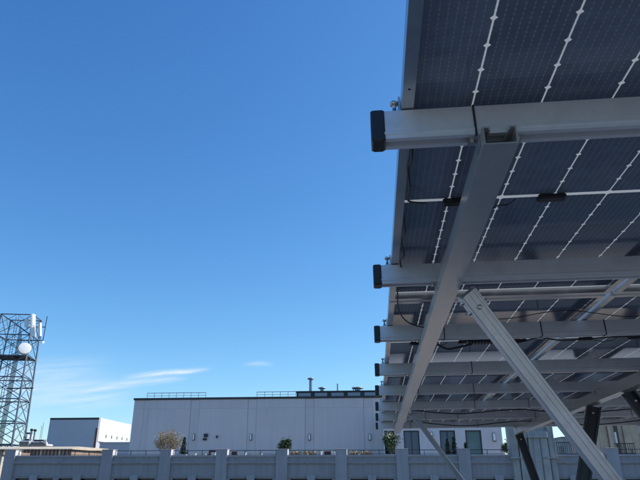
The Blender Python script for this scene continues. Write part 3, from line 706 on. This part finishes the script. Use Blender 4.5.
potted(284.3, 436, 7.2, 48, 'leaf_green', 1800, .14, 'round', 'round green bush behind a pier, against the white hall', 'pale pot under the round green bush', rim=ZCOP - .1)
potted(389.5, 431.6, 8.2, 47.5, 'leaf_green', 1900, .15, 'round', 'pale green and yellow bush at the hall corner', 'pale pot under the yellow green bush', rim=ZCOP + .02)
potted(447, 439.5, 3.2, 48, 'leaf_dark', 900, .13, 'cone', 'shorter dark conifer of the pair before the blue window', 'pale pot under the shorter conifer', 'conifer', 'small_conifer', rim=ZCOP - .1, ph=.25)
potted(453.5, 437.5, 3.8, 48, 'leaf_dark', 1000, .13, 'cone', 'taller dark conifer of the pair before the blue window', 'pale pot under the taller conifer', 'conifer', 'small_conifer', rim=ZCOP - .1, ph=.25)
potted(465.5, 443.0, 2.8, 48, 'leaf_dark', 700, .12, 'cone', 'lone dark conifer left of the teal window', 'pale pot under the lone conifer', 'conifer', 'small_conifer', rim=ZCOP - .1, ph=.25)
potted(506.5, 437.5, 5.6, 50, 'leaf_green', 1600, .15, 'round', 'leafy green bush in the bright gap beside the pavilion', 'pale pot under the bush in the gap', rim=ZCOP - .02)
# pale blossoms on the corner bush
p = at(389, 436, 47.3); mb = MB()
for _ in range(90): mb.leaf((p.x + random.gauss(0, .24), 47.2 + random.gauss(0, .2), p.z + random.gauss(-.02, .17)), (random.gauss(0, 1), random.gauss(-1, 1), random.gauss(.8, 1)), random.uniform(.08, .15))
solo('blossom', mb, 'flower', 'pale yellow blossom cluster over the corner bush', 'blossom', kind='stuff')
# low planters and terrace clutter glimpsed through the railing
def dry_planter(px0, px1, i, lab, wood='planter_wood', zt=None):
    a, b = at(px0, 452, 47).x, at(px1, 452, 47).x; zt = planter('trough_planter', (a + b) / 2, 47, (b - a) / 2, .3, zt or ZCOP - .05, wood, lab, 'troughs on the terrace')
    return (a + b) / 2, (b - a) / 2, zt
for i, (p0, p1, lab) in enumerate(((291, 301, 'timber trough of dry grass next to the round bush'), (303.5, 316, 'longest timber trough of dry grass before the hall'), (350, 359, 'timber trough of dry grass near the hall corner'), (361.5, 372, 'timber trough of dry grass below the corner lamp'))):
    cx, hw, zt = dry_planter(p0, p1, i, lab); mb = MB()
    for _ in range(260):
        b0 = Vector((cx + random.uniform(-hw, hw) * .9, 47 + random.uniform(-.2, .2), zt)); mb.leaf(b0 + Vector((0, 0, random.uniform(0, .22))), (random.gauss(0, 1), random.gauss(-1, .6), random.gauss(.2, .4)), random.uniform(.1, .22))
    solo('dry_grass', mb, 'dry_leaf', lab.replace('timber trough of dry grass', 'dry grass tuft in the trough'), 'grass', 'dry grass in the troughs', kind='stuff')
for p0, p1, top, lab in ((190.5, 196, 453.4, 'low white trough right of the small conifer'), (198.5, 206, 453.8, 'long low white trough below the vent boxes'), (212, 216, 452.4, 'white trough beside the red cushion'), (238, 246, 452.8, 'white trough left of the second lamp'), (253, 262, 453.6, 'long white trough right of the second lamp'), (319.4, 322, 451, 'small white pot left of the third lamp'), (331.5, 335, 450.6, 'small white pot left of a pier, by the troughs')):
    a, b = at(p0, 452, 47).x, at(p1, 452, 47).x; zt = at(250, top, 47).z; planter('white_trough', (a + b) / 2, 47, (b - a) / 2, .22, zt - .05, 'pot_white', lab, 'white troughs on the terrace')
for p0, p1, top, lab in ((208, 215, 449.6, 'dark red cushioned bench behind the railing'), (231, 237, 451.2, 'dark red seat cushion next to a pier'), (324, 331, 451.3, 'dark low bench between the white pots')):
    a, b = at(p0, 452, 49).x, at(p1, 452, 49).x; zt = at(250, top, 49).z; t = thing('bench', lab, 'bench', ((a + b) / 2, 49, ZTER), group='benches on the terrace')
    part('seat', MB().bevbox(a, b, 48.75, 49.25, zt - .45, zt - .3, .03), 'red_cloth', t); part('backrest', MB().bevbox(a, b, 49.2, 49.3, zt - .29, zt, .03), 'red_cloth', t)
    for s in (a + .05, b - .05): part('leg', box(s - .03, s + .03, 48.8, 49.2, ZTER, zt - .45), 'dark_metal', t)

# ------------------------------------------------------------------ buildings to the left
# big grey box with a sunlit white side
WY = 110.0
c1, c0 = at(99.5, 417.5, WY), at(50.5, 417.5, WY); zt = c1.z; dl = at(131, 419.5, 128)
wh = thing('warehouse', 'big grey box building with a sunlit white side wall', 'building', ((c0.x + c1.x) / 2, WY + 8, GZ))
dv = Vector((dl.x - c1.x, 18.0, 0))
def quadprism(a, b, d, z0, z1): return MB().add([(a[0], a[1], z0), (b[0], b[1], z0), (b[0] + d[0], b[1] + d[1], z0), (a[0] + d[0], a[1] + d[1], z0), (a[0], a[1], z1), (b[0], b[1], z1), (b[0] + d[0], b[1] + d[1], z1), (a[0] + d[0], a[1] + d[1], z1)], [(0, 3, 2, 1), (4, 5, 6, 7), (0, 1, 5, 4), (1, 2, 6, 5), (2, 3, 7, 6), (3, 0, 4, 7)])
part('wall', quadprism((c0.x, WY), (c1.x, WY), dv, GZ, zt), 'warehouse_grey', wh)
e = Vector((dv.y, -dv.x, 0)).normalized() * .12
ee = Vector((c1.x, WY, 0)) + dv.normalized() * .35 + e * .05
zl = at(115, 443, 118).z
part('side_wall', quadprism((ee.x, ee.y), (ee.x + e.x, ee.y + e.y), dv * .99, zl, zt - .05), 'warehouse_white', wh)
part('corner_strip', quadprism((c1.x - .42, WY - .06), (c1.x, WY - .06), (0, .055, 0), zl - 3, at(98, 428, WY).z), 'rust', wh)
part('parapet_trim', quadprism((c0.x, WY - .05), (c1.x, WY - .05), (0, .045, 0), zt - .35, zt - .02), 'dark_trim', wh)
for i in range(5):
    s_ = .2 + .17 * i; q = ee + dv * s_ + e * 1.02; part('window', quadprism((q.x, q.y), (q.x + e.x * .3, q.y + e.y * .3), dv.normalized() * .45, zl + .8, zl + 1.35), 'window_dark', wh)
# low wing in front of it
a, b = at(99, 450, 95), at(133, 443.3, 95)
solo('low_wing', MB().box(a.x, b.x, 95, 104, GZ, b.z).box(a.x - .1, b.x + .1, 94.9, 104.1, b.z, b.z + .2), 'warehouse_grey', 'low grey wing below the sunlit white wall', 'building')
# low brick building with tan coping
BRY = 72.0
a, b = at(-12, 455, BRY), at(73.5, 446.2, BRY); zc_ = at(40, 449.5, BRY).z
br = thing('brick_building', 'low red brick building with broad tan coping', 'building', ((a.x + b.x) / 2, BRY + 4, GZ))
part('wall', box(a.x, b.x - .3, BRY + .3, BRY + 10, GZ, zc_), 'brick', br); part('coping', MB().prism([(0, zc_), (10.2, zc_), (10.2, b.z), (1.3, b.z), (0, zc_ + .06)], (a.x - .1, BRY - .2, 0), (b.x, BRY - .2, 0), (0, 1, 0), (0, 0, 1)), 'tan_coping', br)
n = 22
for i in range(n):
    x = a.x + (b.x - a.x - .4) * i / n; part('pilaster', box(x, x + .22, BRY + .08, BRY + .299, zc_ - 3.5, zc_ - .002), 'tan_coping' if i % 5 == 4 else 'brick', br)
ZB = b.z
def hvac(px0, px1, py0, py1, Y, label, fans=1):
    a, b = at(px0, py1, Y), at(px1, py0, Y); t = thing('rooftop_unit', label, 'air conditioner', ((a.x + b.x) / 2, Y, ZB), group='units on the brick building')
    part('case', MB().bevbox(a.x, b.x, Y - .8, Y + .8, ZB + .12, b.z, .06), 'hvac_white', t)
    for s in (a.x + .15, b.x - .25): part('skid', box(s, s + .1, Y - .8, Y + .8, ZB + .001, ZB + .12), 'dark_metal', t)
    for k in range(fans): xc = a.x + (b.x - a.x) * (k + .5) / fans; part('fan_shroud', MB().lathe([(.38, 0), (.42, .25), (.36, .25), (.34, .05)], (xc, Y, b.z + .001), n=14), 'dark_metal', t)
    for q in range(4): z = ZB + .2 + (b.z - ZB - .3) * q / 4; part('grille', box(a.x + .1, b.x - .1, Y - .85, Y - .801, z, z + .08), 'dark_metal', t)
hvac(22, 33, 441, 446, 76, 'dark based roof unit beside the lattice tower'); hvac(33.5, 45, 441.8, 446, 76, 'wide white roof unit next to the grey box', 2)
hvac(26, 31, 434.5, 440, 80, 'tall roof unit standing behind the other units')
hvac(35, 50, 444.2, 446.5, 75, 'long low white roof duct on the brick building')
for px, py, lab in ((31.6, 431, 'twin pronged dark vent pipe on the brick building'), (35, 431.5, 'dark vent pipe right of the pronged one'), (43.6, 424, 'thin pale whip mast beside the grey box'), (41.6, 428, 'short pale whip mast beside the grey box')):
    p = at(px, py, 78); t = thing('vent_pipe', lab, 'pipe', (p.x, 78, ZB)); r = .12 if px < 40 else .03
    part('pipe', MB().lathe([(r, 0), (r, p.z - ZB)], (p.x, 78, ZB), n=8), 'galvanised_steel', t); part('cap', MB().lathe([(r * 1.2, 0), (r * 2, .1), (r * 1.2, .3)], (p.x, 78, p.z), n=8), 'dark_metal' if r > .1 else 'hvac_white', t)
# pink corner house at the far left, behind the end pier
a, b = at(-30, 470, 66), at(3, 452, 66)
ph = thing('corner_house', 'pinkish sunlit brick house at the end of the grey stone building', 'building', ((a.x + b.x) / 2, 70, GZ))
part('wall', box(a.x, b.x, 66, 71, GZ, b.z - .3), 'tan_coping', ph); part('roof', box(a.x, b.x + .2, 65.8, 71.2, b.z - .3, b.z), 'brick', ph)

# ------------------------------------------------------------------ lattice mast
LY = 82.0
def lattice():
    top_z = at(20, 317.5, LY).z; base = ZB - 6
    cx = at(19.5, 330, LY).x; hw_t, hw_b = 2.28, 2.95
    t = thing('lattice_tower', 'steel lattice radio tower with cross bracing', 'tower', (cx, LY, GZ))
    H = top_z - base
    rot = Matrix.Rotation(math.radians(12), 3, 'Z')
    def corner(k, z):
        h = hw_b + (hw_t - hw_b) * (z - base) / H; v = rot @ Vector(((-1, 1, 1, -1)[k] * h, (-1, -1, 1, 1)[k] * h * .85, 0)); return Vector((cx + v.x, LY + v.y, z))
    for k in range(4):
        part('leg', MB().tube([corner(k, base), corner(k, top_z)], .15, 6, .11), 'tower_steel', t)
        part('foot', MB().tube([Vector((*corner(k, base).xy, GZ)), corner(k, base)], .18, 6, .14), 'tower_steel', t)
    st = 3.05; nst = int(H / st)
    for i in range(nst + 1):
        z0 = top_z - i * st; z1 = max(base, z0 - st)
        for k in range(4):
            a, b = corner(k, z0), corner((k + 1) % 4, z0); c_, d = corner(k, z1), corner((k + 1) % 4, z1)
            part('girt', MB().tube([a, b], .09, 5), 'tower_steel', t)
            if i < nst:
                part('brace', MB().tube([a, d], .055, 5), 'tower_steel', t); part('brace', MB().tube([b, c_], .055, 5), 'tower_steel', t)
                m_ = a.lerp(b, .5); part('sub_brace', MB().tube([m_, c_.lerp(a, .5)], .035, 4), 'tower_steel', t); part('sub_brace', MB().tube([m_, d.lerp(b, .5)], .035, 4), 'tower_steel', t)
        if i == 2:
            a, b, c_, d = (corner(k, z0) for k in range(4)); part('platform', MB().add([a, b, c_, d] + [v + Vector((0, 0, .08)) for v in (a, b, c_, d)], [(3, 2, 1, 0), (4, 5, 6, 7), (0, 1, 5, 4), (1, 2, 6, 5), (2, 3, 7, 6), (3, 0, 4, 7)]), 'dark_metal', t)
    # ladder and feeder cables inside
    lx = cx - .5
    for s in (-.2, .2): part('ladder_rail', MB().tube([(lx + s, LY - .3, base), (lx + s, LY - .3, top_z)], .05, 5), 'tower_steel', t)
    for q in range(5): x = cx + .35 + q * .16; part('feeder_cable', MB().tube([(x, LY - .6, base), (x + .05, LY - .6, top_z - 1 - q * .6)], .05, 5), 'dark_metal', t)
    mb = MB()
    for q in range(int((top_z - base - 2.5) / .45)): z = base + 2 + q * .45; mb.box(lx - .2, lx + .2, LY - .32, LY - .28, z, z + .05)
    part('ladder_rungs', mb, 'tower_steel', t)
    # stand-off frame for the antennas
    p = corner(1, top_z)
    for z in (top_z - 1.9, top_z - 3.9):
        part('stand_off', MB().tube([(p.x - .3, p.y, z), (at(41, 340, LY - 2).x, p.y, z)], .07, 5), 'dark_metal', t)
    part('stand_off', MB().tube([(at(40.8, 340, LY - 2).x, p.y, top_z - 3.9), (at(40.8, 340, LY - 2).x, p.y, top_z - .3)], .06, 5), 'dark_metal', t)
    q = at(31, 387.6, LY - 2); part('stand_off', MB().tube([(q.x - 4, p.y, q.z), (q.x, p.y, q.z)], .09, 5), 'dark_metal', t)
    return p.y
ay = lattice()
for px, py0, py1, w_, lab in ((26.7, 318.6, 327.3, .30, 'short white panel antenna on the lattice tower'), (33.0, 314.2, 336.5, .36, 'tallest white panel antenna on the lattice tower'), (40.0, 322.8, 336.3, .24, 'slim white panel antenna at the outer arm of the tower')):
    a, b = at(px, py1, ay - .4), at(px, py0, ay - .4); t = thing('panel_antenna', lab, 'antenna', (a.x, ay - .4, a.z), group='antennas on the lattice tower')
    part('radome', MB().prism([(-w_, .1), (-w_, -.08), (-w_ * .5, -.2), (w_ * .5, -.2), (w_, -.08), (w_, .1)], (a.x, ay - .4, a.z), (b.x, ay - .4, b.z), Vector((.5, .866, 0)), Vector((-.866, .5, 0))), 'white_paint', t)
    part('mount_pole', MB().tube([(a.x, ay - .18, a.z - .4), (b.x, ay - .18, b.z + .1)], .045, 6), 'dark_metal', t)
p = at(24.8, 348.4, ay - 1.9); t = thing('dish_antenna', 'round white drum dish on the lattice tower', 'antenna', tuple(p), group='antennas on the lattice tower')
ax = Vector((.58, -.74, .26)).normalized(); R_ = .86
part('drum', MB().lathe([(R_ * .6, -.55), (R_, -.35), (R_, .1), (R_ * .97, .14)], p, ax, 24), 'white_paint', t)
part('radome', MB().lathe([(R_ * .96, .1405), (R_ * .8, .17), (R_ * .4, .2), (.01, .21)], p, ax, 24), 'white_paint', t)
part('mount_arm', MB().tube([p - ax * .5, p + Vector((-.25, 2.0, 0))], .08, 6), 'dark_metal', t)
p = at(43, 342.3, ay - .3); t = thing('small_antenna', 'tiny white antenna on the outer stand-off arm', 'antenna', tuple(p), group='antennas on the lattice tower')
part('drum', MB().lathe([(.12, -.14), (.2, 0), (.19, .08)], p, (.8, -.5, .1), 12), 'white_paint', t); part('arm', MB().tube([p, p + Vector((-.4, .1, 0))], .04, 5), 'dark_metal', t)
